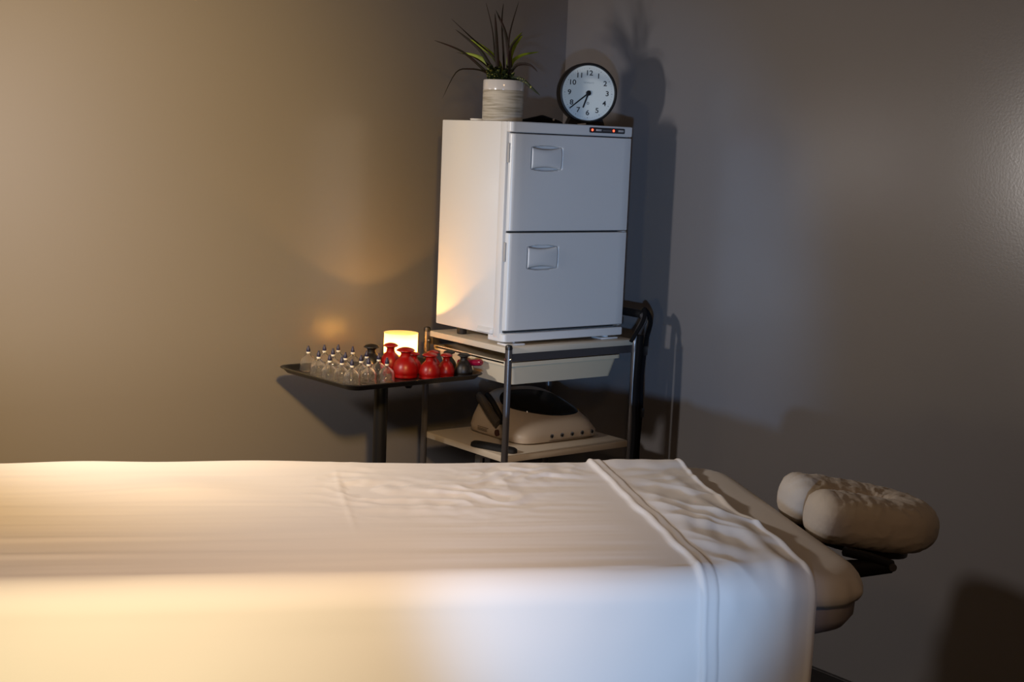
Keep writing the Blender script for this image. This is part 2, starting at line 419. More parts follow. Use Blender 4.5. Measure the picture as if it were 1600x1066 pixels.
# ------------------------------------------------------------------ trolley in the corner
CX0, CX1, CY0, CY1 = -.598, -.150, -.538, -.167
cart = thing('utility_cart', 'two-tier cream and grey trolley in the corner under the white cabinet', 'trolley', ((CX0 + CX1) / 2, (CY0 + CY1) / 2, 0))
K = cart.location.copy()
def cpart(name, bm, ma, parent=cart, **k):
    bm.transform(Matrix.Translation(-K)); return obj(name, bm, ma, parent, **k)
cpart('top_shelf', nbox((CX0 + .004, CY0 + .004, .874), (CX1 - .002, CY1 - .002, .890), .002), M['shelf'])
cpart('lower_shelf', nbox((CX0 + .004, CY0 + .004, .585), (CX1 - .002, CY1 - .002, .603), .003), M['shelf'])
cpart('front_rail', nbox((CX0 + .006, CY0 + .006, .853), (CX1 - .004, CY0 + .020, .8738)), M['rail'], smooth=False)
cpart('back_rail', nbox((CX0 + .006, CY1 - .020, .853), (CX1 - .004, CY1 - .006, .8738)), M['rail'], smooth=False)
bm = bmesh.new(); b0, b1 = (-.580, -.195, -.518, -.185), (-.565, -.205, -.505, -.200)
ro = lambda q, z, r=.02, g=0: [(x, y, z) for x, y in rrect(q[0] + g, q[1] - g, q[2] + g, q[3] - g, r, 5)]
b0b = (-.588, -.187, -.526, -.177)
loft(bm, [ro(b1, .787), ro(b0, .838), ro(b0b, .839), ro(b0b, .849), ro(b0, .849, .02, .003), ro(b1, .791, .02, .003)])
cpart('drawer', bm, M['drawer'], angle=30)
bm = bmesh.new(); box(bm, (-.588, -.517, .844), (-.580, -.187, .8515), .001); cpart('drawer_lip', bm, M['drawer'])
def caster(parent, x, y):
    bm = bmesh.new(); lathe(bm, [(.006, -.011), (.024, -.011), (.026, -.006), (.026, .006), (.024, .011), (.006, .011)], 24, x, y, .0265, axis='y')
    cpart('caster', bm, M['black'], parent)
for x, y in ((CX0, CY0), (CX0, CY1)):
    bm = bmesh.new(); tube(bm, [(x, y, .05), (x, y, .45), (x, y, .889)], .0092, 16); p = cpart('post', bm, M['steel'])
    bm = bmesh.new(); lathe(bm, [(.0096, .887), (.0098, .893), (.0085, .898), (.004, .900)], 16, x, y); cpart('post_cap', bm, M['black'], p)
    for z in (.862,):
        bm = bmesh.new(); lathe(bm, [(.0042, 0), (.0042, .0012), (.002, .003)], 12, x, y - .0088, z, axis='y'); cpart('bolt', bm, M['chrome'], p)
        bm = bmesh.new(); tube(bm, [(x - .0088, y, z), (x - .0115, y, z)], .004, 12); cpart('bolt', bm, M['chrome'], p)
    caster(p, x, y)
for y in (CY0 + .004, CY1):
    bm = bmesh.new(); tube(bm, [(CX1, y, .05), (CX1, y, .45), (CX1, y, .86)], .0092, 16); p = cpart('post', bm, M['steel']); caster(p, CX1, y)
ya_, yb_ = CY0 + .004, CY1
hp = smooth_path([(CX1, ya_, .855), (CX1, ya_, .885), (CX1 + .012, ya_, .915), (CX1 + .030, ya_, .944), (CX1 + .033, ya_ + .014, .955), (CX1 + .033, ya_ + .05, .957),
                  (CX1 + .033, yb_ - .05, .957), (CX1 + .033, yb_ - .014, .955), (CX1 + .030, yb_, .944), (CX1 + .012, yb_, .915), (CX1, yb_, .885), (CX1, yb_, .855)], 8)
bm = bmesh.new(); tube(bm, hp, .0095, 16); h = cpart('push_handle', bm, M['steel'])
gp = [q for q in hp if q.z > .9535]
bm = bmesh.new(); tube(bm, gp, .0115, 16); cpart('grip', bm, M['black'], h)

# black strap over the handle
st = thing('hanging_strap', 'black webbing strap looped over the trolley handle and hanging down its side', 'strap', (-.15, -.56, .60)); K2 = st.location.copy()
bm = bmesh.new()
tube(bm, smooth_path([(-.155, -.560, .905), (-.158, -.561, .86), (-.163, -.562, .80), (-.163, -.562, .72), (-.157, -.561, .64), (-.160, -.561, .54), (-.158, -.561, .45), (-.160, -.56, .40)], 6), .0165, 14, (1, .55))
bm.transform(Matrix.Translation(-K2)); obj('webbing', bm, M['black_fabric'], st)
bm = bmesh.new()
tube(bm, smooth_path([(-.186, -.556, .888), (-.168, -.557, .912), (-.146, -.556, .940), (-.128, -.545, .962), (-.118, -.528, .973), (-.104, -.531, .960), (-.108, -.548, .935), (-.133, -.562, .895), (-.142, -.564, .85), (-.146, -.564, .78), (-.143, -.564, .70), (-.147, -.564, .60), (-.145, -.564, .46)], 6), .007, 10, (1, .6))
bm.transform(Matrix.Translation(-K2)); obj('loop', bm, M['black_fabric'], st)
for z in (.862, .688):
    bm = nbox((-.150, -.572, z - .014), (-.134, -.556, z + .014), .004); bm.transform(Matrix.Translation(-K2)); obj('buckle', bm, M['black'], st)

# cream device on the lower shelf
dev = thing('electrotherapy_unit', 'domed cream electrotherapy unit with dark oval panel on the trolley lower shelf', 'medical device', (-.335, -.33, .603)); K3 = dev.location.copy()
def dpart(name, bm, ma, parent=dev, **k):
    bm.transform(Matrix.Translation(-K3)); return obj(name, bm, ma, parent, **k)
def dev_ring(z, x0, x1, y0, y1, e, tiltk=0, n=64):
    cx, cy, hx, hy = (x0 + x1) / 2, (y0 + y1) / 2, (x1 - x0) / 2, (y1 - y0) / 2; out = []
    for k in range(n):
        a = 2 * PI * k / n; x = cx + hx * sup(math.cos(a), e); y = cy + hy * sup(math.sin(a), e)
        out.append((x, y, z + tiltk * (y - cy)))
    return out
bm = bmesh.new()
loft(bm, [dev_ring(.6045, -.470, -.200, -.452, -.205, .30), dev_ring(.608, -.478, -.192, -.461, -.198, .30), dev_ring(.625, -.481, -.190, -.463, -.195, .32),
          dev_ring(.642, -.476, -.196, -.457, -.196, .36, .05), dev_ring(.662, -.464, -.200, -.448, -.197, .42, .13), dev_ring(.679, -.450, -.210, -.436, -.200, .5, .2),
          dev_ring(.691, -.43, -.222, -.42, -.210, .6, .25), dev_ring(.6975, -.405, -.245, -.398, -.23, .7, .27), dev_ring(.6995, -.36, -.30, -.35, -.28, .8, .27)])
from mathutils.bvhtree import BVHTree
bmesh.ops.triangulate(bm, faces=[f for f in bm.faces if len(f.verts) > 4])
hbv = BVHTree.FromBMesh(bm)
dpart('housing', bm, M['device'], angle=60)
# oval panel lying on the sloping top
bm = bmesh.new()
def topz(x, y):
    h_ = hbv.ray_cast(Vector((x, y, 1)), Vector((0, 0, -1)))[0]
    return h_.z
rings = []
for q in (1, .985, .9, .75, .55, .35, .15):
    ring = []
    for k in range(48):
        a = 2 * PI * k / 48; x = -.322 + .112 * q * sup(math.cos(a), .9); y = -.335 + .080 * q * sup(math.sin(a), .95) + .02 * q * math.cos(a) * -1
        ring.append((x, y, topz(x, y) + (.0028 if q < 1 else -.004)))
    rings.append(ring)
loft(bm, rings, False, True); scr = dpart('touch_panel', bm, M['screen'], angle=60)
for k in range(5):
    x = -.376 + .0365 * k
    bm = bmesh.new(); lathe(bm, [(.0070, .0), (.0070, .002), (.0046, .0026)], 20, x, -.4612, .622, axis='y'); j = dpart('jack', bm, M['chrome'])
    bm = bmesh.new(); lathe(bm, [(.0042, .0), (.0042, .0030)], 16, x, -.4612, .622, axis='y'); dpart('socket', bm, M['black'], j)
bm = bmesh.new(); box(bm, (-.385, -.4638, .6105), (-.205, -.4615, .6113)); dpart('trim_line', bm, M['device_text'], smooth=False)
# left flank: dark carrying grip, switch and small printed lines
bm = bmesh.new()
tube(bm, smooth_path([(-.448, -.222, .700), (-.462, -.262, .690), (-.474, -.315, .664), (-.478, -.352, .645)], 5), .015, 14, (.75, 1.05)); dpart('carry_grip', bm, M['grip'])
bm = bmesh.new(); tube(bm, smooth_path([(-.432, -.235, .706), (-.446, -.285, .690), (-.466, -.35, .658), (-.472, -.362, .65)], 5), .008, 10); dpart('grip_recess', bm, M['black_matte'])
bm = bmesh.new(); tube(bm, [(-.4775, -.352, .622), (-.4835, -.352, .622)], .0095, 20); dpart('power_switch', bm, M['redswitch'])
for i in range(3):
    bm = nbox((-.4822, -.305 - .006 * (i == 0), .6255 - .0045 * i), (-.4800, -.262, .6267 - .0045 * i)); dpart('printed_line', bm, M['device_text'], smooth=False)

# black remote in front of the device
rm = bmesh.new(); c = Vector((-.568, -.452)); dx = Vector((.045, -.145)).normalized(); dy = Vector((-dx.y, dx.x))
def rr(z, L, W, e=.55): return [(*(c + dx * L * sup(math.cos(2 * PI * k / 32), e) + dy * W * sup(math.sin(2 * PI * k / 32), e)), z) for k in range(32)]
loft(rm, [rr(.6035, .070, .014), rr(.606, .073, .0165), rr(.614, .072, .016), rr(.618, .066, .011)])
tag(obj('remote_control', rm, M['black_matte']), 'slim black remote lying on the trolley lower shelf before the cream device', 'remote')

# ------------------------------------------------------------------ hot towel cabinet
X0, X1, Y0, Y1, Z0, Z1 = -.5937, -.1745, -.5085, -.2, .9011, 1.4719
cab = thing('towel_warmer_cabinet', 'white two-door towel warmer cabinet standing on the corner trolley', 'towel warmer', ((X0 + X1) / 2, (Y0 + Y1) / 2, .890)); K4 = cab.location.copy()
def kpart(name, bm, ma, parent=cab, **k):
    bm.transform(Matrix.Translation(-K4)); return obj(name, bm, ma, parent, **k)
YS = -.462
kpart('body', nbox((X0, YS, .9145), (X1, Y1, Z1), .003), M['white_metal'])
kpart('bezel', nbox((X0 - .0006, -.488, .9105), (X1 + .0006, YS - .0004, Z1 - .0005), .002), M['white_plastic'])
def rbox(x0, x1, y0, y1, z0, z1, rl, rr_, n=6):
    """slab whose two front upright edges (at y0) are rounded by rl and rr_"""
    out = [(x1, y1), (x0, y1)]
    for k in range(n + 1): a = PI + PI / 2 * k / n; out.append((x0 + rl + rl * math.cos(a), y0 + rl + rl * math.sin(a)))
    for k in range(n + 1): a = 1.5 * PI + PI / 2 * k / n; out.append((x1 - rr_ + rr_ * math.cos(a), y0 + rr_ + rr_ * math.sin(a)))
    b = bmesh.new(); g = .002
    cx, cy = (x0 + x1) / 2, (y0 + y1) / 2
    def sc(q, z): return [(cx + (x - cx) * (1 - q / (x1 - x0) * 2), y + (q if y < cy else 0), z) for x, y in out]
    loft(b, [sc(g, z0), sc(0, z0 + g), sc(0, z1 - g), sc(g, z1)]); return b
kpart('top_fascia', rbox(X0, X1, Y0 + .002, -.4885, 1.4448, Z1, .012, .004), M['door'])
kpart('plinth', rbox(X0 + .001, X1 + .001, Y0 + .002, -.440, Z0 - .0005, .9225, .012, .006), M['white_plastic'])
kpart('gasket', nbox((X0 + .010, -.4945, .924), (X1 - .003, -.4882, 1.4435)), M['gap'], smooth=False)
PW, PH = .053, .0285                                             # handle pocket half sizes
def make_door(z0, z1, hx, hz):
    x0, x1, y0, y1 = X0 + .003, X1 - .003, Y0, -.4948
    xs = sorted(set([x0, x0 + .0016, x0 + .004, x0 + .008, x0 + .013, x1 - .004, x1 - .0015, x1] + [x0 + .013 + (x1 - .017 - x0) * k / 16 for k in range(17)] + [hx - PW - .004 + (2 * PW + .008) * k / 48 for k in range(49)]))
    zs = sorted(set([z0, z0 + .001, z0 + .0025, z1 - .0025, z1 - .001, z1] + [z0 + .003 + (z1 - z0 - .006) * k / 16 for k in range(17)] + [hz - PH - .009 + (2 * PH + .018) * k / 40 for k in range(41)]))
    b = bmesh.new(); V = []
    for x in xs:
        row = []
        for z in zs:
            y = y0
            dl, dr = x - x0, x1 - x
            if dl < .013: y += .013 - math.sqrt(max(0, .013 ** 2 - (.013 - dl) ** 2))
            if dr < .004: y += .004 - math.sqrt(max(0, .004 ** 2 - (.004 - dr) ** 2))
            dz_ = min(z - z0, z1 - z)
            if dz_ < .0025: y += .0025 - math.sqrt(max(0, .0025 ** 2 - (.0025 - dz_) ** 2))
            u = (x - hx) / PW
            if abs(u) < 1.03:
                half = PH + .0055 * (1 - u * u)                  # barrel-shaped pocket
                inn = sstep(0, .0028, half - abs(z - hz)) * sstep(0, .0028, PW - abs(x - hx))
                y += .0095 * inn
            row.append(b.verts.new((x, min(y, y1 - .0004), z)))
        V.append(row)
    grid_faces(b, V)
    loop = [V[i][0] for i in range(len(xs))] + [V[-1][j] for j in range(1, len(zs))] + [V[i][-1] for i in range(len(xs) - 2, -1, -1)] + [V[0][j] for j in range(len(zs) - 2, 0, -1)]
    back = [b.verts.new((v.co.x, y1, v.co.z)) for v in loop]
    for k in range(len(loop)): b.faces.new((loop[k], loop[(k + 1) % len(loop)], back[(k + 1) % len(loop)], back[k]))
    b.faces.new(back)
    d = kpart('door', b, M['door'], angle=50)
    b = bmesh.new(); V = []; nu, nv = 24, 12
    for i in range(nu + 1):
        u = -1 + 2 * i / nu; half = PH - .0015 - .0065 * (1 - u * u); row = []
        for j in range(nv + 1):
            v = -1 + 2 * j / nv
            row.append(b.verts.new((hx + u * (PW - .0032), y0 + .0008 + .004 * abs(v) ** 6 + .002 * u * u, hz + v * half)))
        V.append(row)
    grid_faces(b, V)
    h_ = kpart('handle', b, M['door'], d, angle=60)
    sm = h_.modifiers.new('depth', 'SOLIDIFY'); sm.thickness = .0045; sm.offset = 1
    b = nbox((x0 - .0025, -.500, z1 - .075), (x0 + .0006, -.492, z1 - .025), .0008); kpart('finger_notch_shade', b, M['notch'], d)  # grey strip: shade of the finger recess put into colour, nothing cut
    b = nbox((x1 - .030, -.506, z0 - .0045), (x1 - .002, -.495, z0 - .0012), .0006); kpart('hinge', b, M['chrome'], d)
    return d
make_door(1.1912, 1.4415, -.474, 1.380)
make_door(.9310, 1.1862, -.474, 1.1215)
# control panel
pn = bmesh.new()
loft(pn, [[(x, y_, z) for x, z in rrect(-.331, -.205, 1.4525, 1.4665, .003, 4)] for y_ in (-.5055, -.5085)])
pn = kpart('control_panel', pn, M['panel'], angle=30)
for x, k in ((-.322, 'indicator_light'), (-.246, 'indicator_light'), (-.309, 'button'), (-.229, 'button')):
    z = 1.4597
    if k == 'button':
        b = nbox((x, -.5098, z - .0027), (x + .019, -.5083, z + .0027), .0007); kpart(k, b, M['button'], pn)
    else:
        b = bmesh.new(); lathe(b, [(.0031, 0), (.0031, .001), (.0018, .0018)], 14, x, -.5083, z, axis='y'); kpart(k, b, M['led'], pn)
b = nbox((-.284, -.5088, 1.4586), (-.255, -.5084, 1.4592)); kpart('panel_lettering', b, M['button'], pn, smooth=False)
# drip tray slot on the left flank, feet
b = bmesh.new(); V = []
for i in range(17):
    row = []
    for j in range(9):
        u, v = i / 16, j / 8
        bump_ = sstep(0, .12, u) * sstep(1, .96, u) * sstep(0, .18, v) * sstep(1, .55, v)
        row.append(b.verts.new((X0 - .0002 - .0085 * bump_, -.395 - .066 * u, .9165 + .017 * v)))
    V.append(row)
grid_faces(b, V); kpart('drip_tray', b, M['white_plastic'])
for x in (X0 + .045, X1 - .045):
    b = bmesh.new(); lathe(b, [(.0125, .8905), (.0135, .893), (.0135, .916)], 20, x, -.262); kpart('rear_foot', b, M['foot'])
    b = nbox((x - .030, -.505, .8905), (x + .030, -.462, .8952), .001); kpart('front_foot', b, M['white_plastic'])
    b = bmesh.new(); lathe(b, [(.009, .8950), (.009, .9020)], 16, x, -.485); kpart('foot_stem', b, M['white_plastic'])

# ------------------------------------------------------------------ on top of the cabinet
ZC = Z1
pot_c = Vector((-.531, -.385, ZC))
plant = thing('potted_plant', 'spiky dark-leaved plant in a white and stone pot on the cabinet', 'potted plant', pot_c)
bm = bmesh.new(); lathe(bm, [(.044, .0), (.0515, .0008), (.0535, .004), (.0538, .050), (.0538, .0808)], 48)
pot = obj('pot', bm, M['pot_stone'], plant)
bm = bmesh.new(); lathe(bm, [(.0539, .0805), (.0541, .083), (.0541, .104), (.0530, .1065), (.0510, .1065), (.0500, .104), (.0500, .085)], 48, cap=False)
obj('glazed_rim', bm, M['pot_glaze'], pot)
bm = bmesh.new(); lathe(bm, [(.0495, .090), (.0495, .0945), (.03, .098), (.005, .100)], 24)
for v in bm.verts: v.co.z += .002 * noise.noise(v.co * 90) if v.co.z > .093 else 0
obj('soil', bm, M['soil'], plant)
# leaf points: (right, depth, up) in metres from the pot centre, right = along the view's horizontal
rgt = Vector((.788, -.6157, 0)); dep = Vector((.6157, .788, 0))
PXM = 2222 / 3.88
def LP(px, py, d): return rgt * ((px - 787) / PXM + .045 * (122 - py) / PXM * -1 * -1 * -1) + dep * d + Vector((0, 0, (122 - py) / PXM + .104))
leaves = [  # (base depth, points in view order, max half width, material, tip depth)
    ([(772, 121), (757.9, 107), (724.5, 81), (684, 67)], .0040, 'leaf_dark', -.03), ([(772, 121), (757, 109), (736, 106.5), (716, 113), (696, 152)], .0022, 'leaf_dark', -.05),
    ([(780, 121), (767, 101), (749.5, 75), (714.7, 47.8)], .0062, 'leaf_dark', .02), ([(784, 118), (774, 89), (738.8, 58.8), (708, 31)], .0024, 'leaf_dark', .05),
    ([(776, 118), (758, 92.6), (740.6, 84), (722, 80)], .0065, 'leaf_green', .04), ([(786, 112), (775, 88), (753, 69.5), (735, 59)], .0070, 'leaf_green', .06),
    ([(780, 121), (778, 99.8), (776, 53.5), (774.4, 23)], .0060, 'leaf_dark', -.01), ([(795, 121), (796, 92.7), (789.5, 50), (775.5, 17.8)], .0058, 'leaf_dark', .0),
    ([(788, 118), (787, 89), (784.5, 35.6), (787, 5.3)], .0026, 'leaf_dark', .05), ([(796, 121), (794, 92.7), (796, 53.5), (810, 5.3)], .0032, 'leaf_dark', -.02),
    ([(794, 116), (796, 86), (803.7, 67), (816, 51)], .0075, 'leaf_green', .03), ([(793, 112), (797, 76), (803.7, 60), (815.4, 45)], .0055, 'leaf_green', .06),
    ([(796, 118), (799, 93.5), (815.4, 80.5), (841, 74.5)], .0052, 'leaf_green', .04), ([(796, 121), (798, 108), (808, 97), (826, 97), (837.7, 107)], .0050, 'leaf_dark', -.03),
    ([(798, 121), (802, 117.5), (815, 119.5), (829.7, 132), (841, 142)], .0058, 'leaf_spot', -.06), ([(778, 116), (773.5, 80), (770, 45), (761, 7)], .0016, 'leaf_dark', .03),
    ([(798, 121), (796, 85), (800, 68), (815, 53)], .0045, 'leaf_dark', -.02), ([(784, 120), (766, 104), (744, 89), (716, 82)], .0020, 'leaf_dark', .0)]
def leaf(pts, wid, key, tipd, nm='leaf', n=18):
    k0 = len(pts) - 1
    P3 = [LP(x, y, tipd * (i / k0) ** 1.2 + (-.012 if key != 'leaf_green' else .012)) for i, (x, y) in enumerate(pts)]
    cp = smooth_path(P3, max(4, n // k0)); b = bmesh.new(); L, R, Mi = [], [], []; N = len(cp)
    for i, q in enumerate(cp):
        f = i / (N - 1); T = (cp[min(i + 1, N - 1)] - cp[max(i - 1, 0)]).normalized()
        sd_ = T.cross(dep + Vector((0, 0, .25))).normalized()
        wv = wid * (min(1, .45 + 2.2 * f)) * max(0, 1 - f ** 2.2) ** .8 + .0002
        nn_ = T.cross(sd_)
        L.append(b.verts.new(q + sd_ * wv + nn_ * wv * .25)); R.append(b.verts.new(q - sd_ * wv + nn_ * wv * .25)); Mi.append(b.verts.new(q - nn_ * wv * .1))
    for i in range(N - 1):
        b.faces.new((L[i], L[i + 1], Mi[i + 1], Mi[i])); b.faces.new((Mi[i], Mi[i + 1], R[i + 1], R[i]))
    o_ = obj(nm, b, M[key], plant, angle=80)
    so = o_.modifiers.new('leaf_thickness', 'SOLIDIFY'); so.thickness = .0006
    return o_
for pts, wd, key, td in leaves: leaf(pts, wd, key, td)
random.seed(5)
for k in range(18):
    x = random.uniform(767, 796); y0_ = random.uniform(112, 120); up_ = random.uniform(10, 24); sw = random.uniform(-13, 9)
    leaf([(x, 121), (x + sw * .4, y0_ - up_ * .4), (x + sw, y0_ - up_ * .75)], random.uniform(.005, .0085), 'leaf_spot', random.uniform(-.04, -.01), 'spotted_leaf', 10)

# clock
ck = Vector((-.262, -.412, ZC))
clock = thing('mantel_clock', 'round black-rimmed clock with white dial on top of the cabinet', 'clock', ck, math.radians(-25))
def cyl_y(prof, n=64, z0=.0875): return lathe(bmesh.new(), prof, n, 0, 0, z0, axis='y')
R_ = .0815
obj('case', cyl_y([(.060, -.034), (.076, -.032), (R_ - .001, -.028), (R_, -.024), (R_, .010), (R_ - .0015, .0135), (R_ - .005, .0140), (R_ - .0070, .0115), (R_ - .0074, .0085)]), M['clock_case'], clock)
dial = obj('dial', cyl_y([(R_ - .0076, .0075), (R_ - .0076, .0090)]), M['dial'], clock)
YD = -.0093
def txt(body, x, z, size, ma, nm, parent):
    cu = bpy.data.curves.new(nm, 'FONT'); cu.body = body; cu.size = size; cu.align_x = 'CENTER'; cu.align_y = 'CENTER'; cu.extrude = .0002; cu.offset = .00028 if size > .01 else 0
    tmp = bpy.data.objects.new(nm, cu); C.objects.link(tmp)
    bpy.context.view_layer.update(); dg = bpy.context.evaluated_depsgraph_get()
    me = bpy.data.meshes.new_from_object(tmp.evaluated_get(dg)); bpy.data.objects.remove(tmp); bpy.data.curves.remove(cu)
    me.name = nm; me.materials.clear(); me.materials.append(ma)
    o_ = bpy.data.objects.new(nm, me); C.objects.link(o_)
    o_.location = (x, YD, z); o_.rotation_euler = (PI / 2, 0, 0); o_.parent = parent; return o_
for h in range(1, 13):
    a = PI / 2 - h * PI / 6; rr_ = .0535
    q = txt(str(h), rr_ * math.cos(a), .0875 + rr_ * math.sin(a), .0190, M['ink'], 'numeral', dial); q.scale = (1.12, 1, 1)
bm = bmesh.new()
for k in range(60):
    a = 2 * PI * k / 60; r0 = .0665; big = .0009 if k % 5 == 0 else .00045
    c = Vector((r0 * math.cos(a), YD - .0001, .0875 + r0 * math.sin(a))); e1 = Vector((math.cos(a), 0, math.sin(a))); e2 = Vector((-e1.z, 0, e1.x))
    vs = [bm.verts.new(c + e1 * big * i + e2 * big * j) for i, j in ((1, 1), (-1, 1), (-1, -1), (1, -1))]; bm.faces.new(vs)
obj('minute_track', bm, M['ink'], dial, smooth=False)
txt('NEWGATE', 0, .0875 + .0275, .0062, M['ink_pale'], 'dial_lettering', dial)
bm = bmesh.new()
for k in range(24):
    a, b_ = 2 * PI * k / 24, 2 * PI * (k + 1) / 24
    vs = [bm.verts.new((r0 * math.cos(t), YD - .0001, .0600 + r0 * math.sin(t))) for r0, t in ((.0034, a), (.0034, b_), (.0022, b_), (.0022, a))]; bm.faces.new(vs)
bmesh.ops.remove_doubles(bm, verts=bm.verts, dist=1e-6)
obj('alarm_subdial', bm, M['ink'], dial, smooth=False)
def hand(nm, ang, L, back, wid, y):
    a = math.radians(90 - ang); e = Vector((math.cos(a), 0, math.sin(a))); s_ = Vector((-e.z, 0, e.x)); b = bmesh.new(); c0 = Vector((0, y, .0875))
    loft(b, [[c0 + e * u + s_ * v + Vector((0, yy, 0)) for u, v in ((-back, wid), (L, wid * .85), (L, -wid * .85), (-back, -wid))] for yy in (0, -.0008)])
    obj(nm, b, M['clock_case'], clock, smooth=False)
hand('hour_hand', 199, .042, .0, .0023, YD - .0006); hand('minute_hand', 230.5, .0670, .0, .0019, YD - .0018)
obj('centre_cap', cyl_y([(.0070, .0088), (.0070, .0124), (.0050, .0127)], 24), M['clock_case'], clock)
obj('glass', cyl_y([(R_ - .0074, .0129), (R_ - .0074, .0132)], 64), M['clock_glass'], clock)
bm = bmesh.new()
loft(bm, [[(x * k_, y, z) for x, y in ((.052, -.004), (.052, .032), (-.052, .032), (-.052, -.004))] for k_, z in ((1, .0003), (.98, .006), (.86, .020), (.74, .034))])
obj('stand', bm, M['clock_case'], clock, angle=20)

# black case, paper tag, small lid
bm = bmesh.new()
pv = []
for i in range(25):
    u = i / 24; ht = .0225 * (1 - abs(u - .53) / .53 * .75) * min(1, min(u, 1 - u) * 14 + .25) if u <= .53 else .0225 * (1 - (u - .53) / .47 * .72) * min(1, (1 - u) * 14 + .25)
    hw = .026 * min(1, .5 + 6 * min(u, 1 - u)); pv.append([(-.060 + .120 * u, hw * math.cos(a) * (1.0), max(.0004, ht * max(0, math.sin(a)) ** .8)) for a in [2 * PI * k / 20 for k in range(20)]])
loft(bm, pv)
for v in bm.verts:
    if v.co.z > .002: v.co.z += .0012 * noise.noise(v.co * 60); v.co.y += .002 * noise.noise(v.co * 45 + Vector((3, 0, 0)))
pc = thing('black_pouch', 'creased black pouch lying between the plant pot and the clock', 'pouch', (-.408, -.395, ZC), math.radians(-28))
obj('cover', bm, M['black_fabric'], pc)
bm = bmesh.new(); tube(bm, smooth_path([(-.0595, -.012, .0030), (-.064, -.006, .006), (-.064, .004, .006), (-.0595, .012, .0035)], 5), .0015, 8); obj('cord_loop', bm, M['black_fabric'], pc)
bm = bmesh.new(); tube(bm, [(.030, -.0215, .0105), (.030, -.024, .0105)], .003, 12); obj('snap_stud', bm, M['chrome'], pc)
bm = bmesh.new()
loft(bm, [[(x, y, z + .0022 * (x / .011) * .6) for x, y in rrect(-.0115, .0115, -.004, .004, .003, 4)] for z in (.0022, .0055)])
for v in bm.verts: v.co.z = max(.0002, v.co.z - .0016)
o = obj('paper_tag', bm, M['paper']); o.location = (-.312, -.452, ZC + .0002); o.rotation_euler = (0, math.radians(0), math.radians(-36))
tag(o, 'tiny white paper tag on the cabinet edge in front of the clock stand', 'tag')
bm = bmesh.new(); lathe(bm, [(.016, .0004), (.019, .001), (.019, .0042), (.017, .005)], 24)
o = obj('small_white_lid', bm, M['paper']); o.location = (-.576, -.335, ZC); tag(o, 'small flat white lid on the cabinet left of the plant pot', 'lid')

# ------------------------------------------------------------------ tray stand and cups
TC = Vector((-.8225, -.2855, .81)); TR = math.radians(2.4)
ts = thing('tray_stand', 'black instrument tray on a single pole beside the trolley', 'tray stand', (TC.x, TC.y, 0), TR)
def tring(hx, hy, r, z): return [(x, y, z) for x, y in rrect(-hx, hx, -hy, hy, r, 8)]
HX, HY = .2165, .1795
bm = bmesh.new()
loft(bm, [tring(HX - .022, HY - .022, .024, .7955), tring(HX - .016, HY - .016, .028, .797), tring(HX - .008, HY - .008, .032, .806), tring(HX - .002, HY - .002, .036, .8085), tring(HX, HY, .037, .8105), tring(HX - .001, HY - .001, .037, .8125),
          tring(HX - .005, HY - .005, .034, .8125), tring(HX - .011, HY - .011, .030, .8095), tring(HX - .020, HY - .020, .026, .8000), tring(HX - .028, HY - .028, .022, .7985)])
obj('tray', bm, M['black'], ts, angle=60)
bm = bmesh.new(); tube(bm, [(0, 0, .03), (0, 0, .4), (0, 0, .775)], .0185, 20); obj('pole', bm, M['black'], ts)
bm = bmesh.new(); loft(bm, [tring(.12, .07, .01, .7855), tring(.12, .07, .01, .7953)]); loft(bm, [tring(.03, .03, .01, .772), tring(.03, .03, .01, .7855)]); obj('tray_bracket', bm, M['black'], ts, smooth=False)
bm = bmesh.new(); lathe(bm, [(.003, .768), (.008, .769), (.0105, .774), (.0105, .780), (.006, .786)], 10, .045, -.06); obj('clamp_knob', bm, M['black'], ts)
bm = bmesh.new()
for a in (0, PI / 2): 
    c_, s_ = math.cos(a), math.sin(a)
    loft(bm, [[(c_ * u - s_ * v, s_ * u + c_ * v, z) for u, v in ((.20, .02), (-.20, .02), (-.20, -.02), (.20, -.02))] for z in (.002, .03)])
obj('base', bm, M['black'], ts, smooth=False)
ZTR = .7987
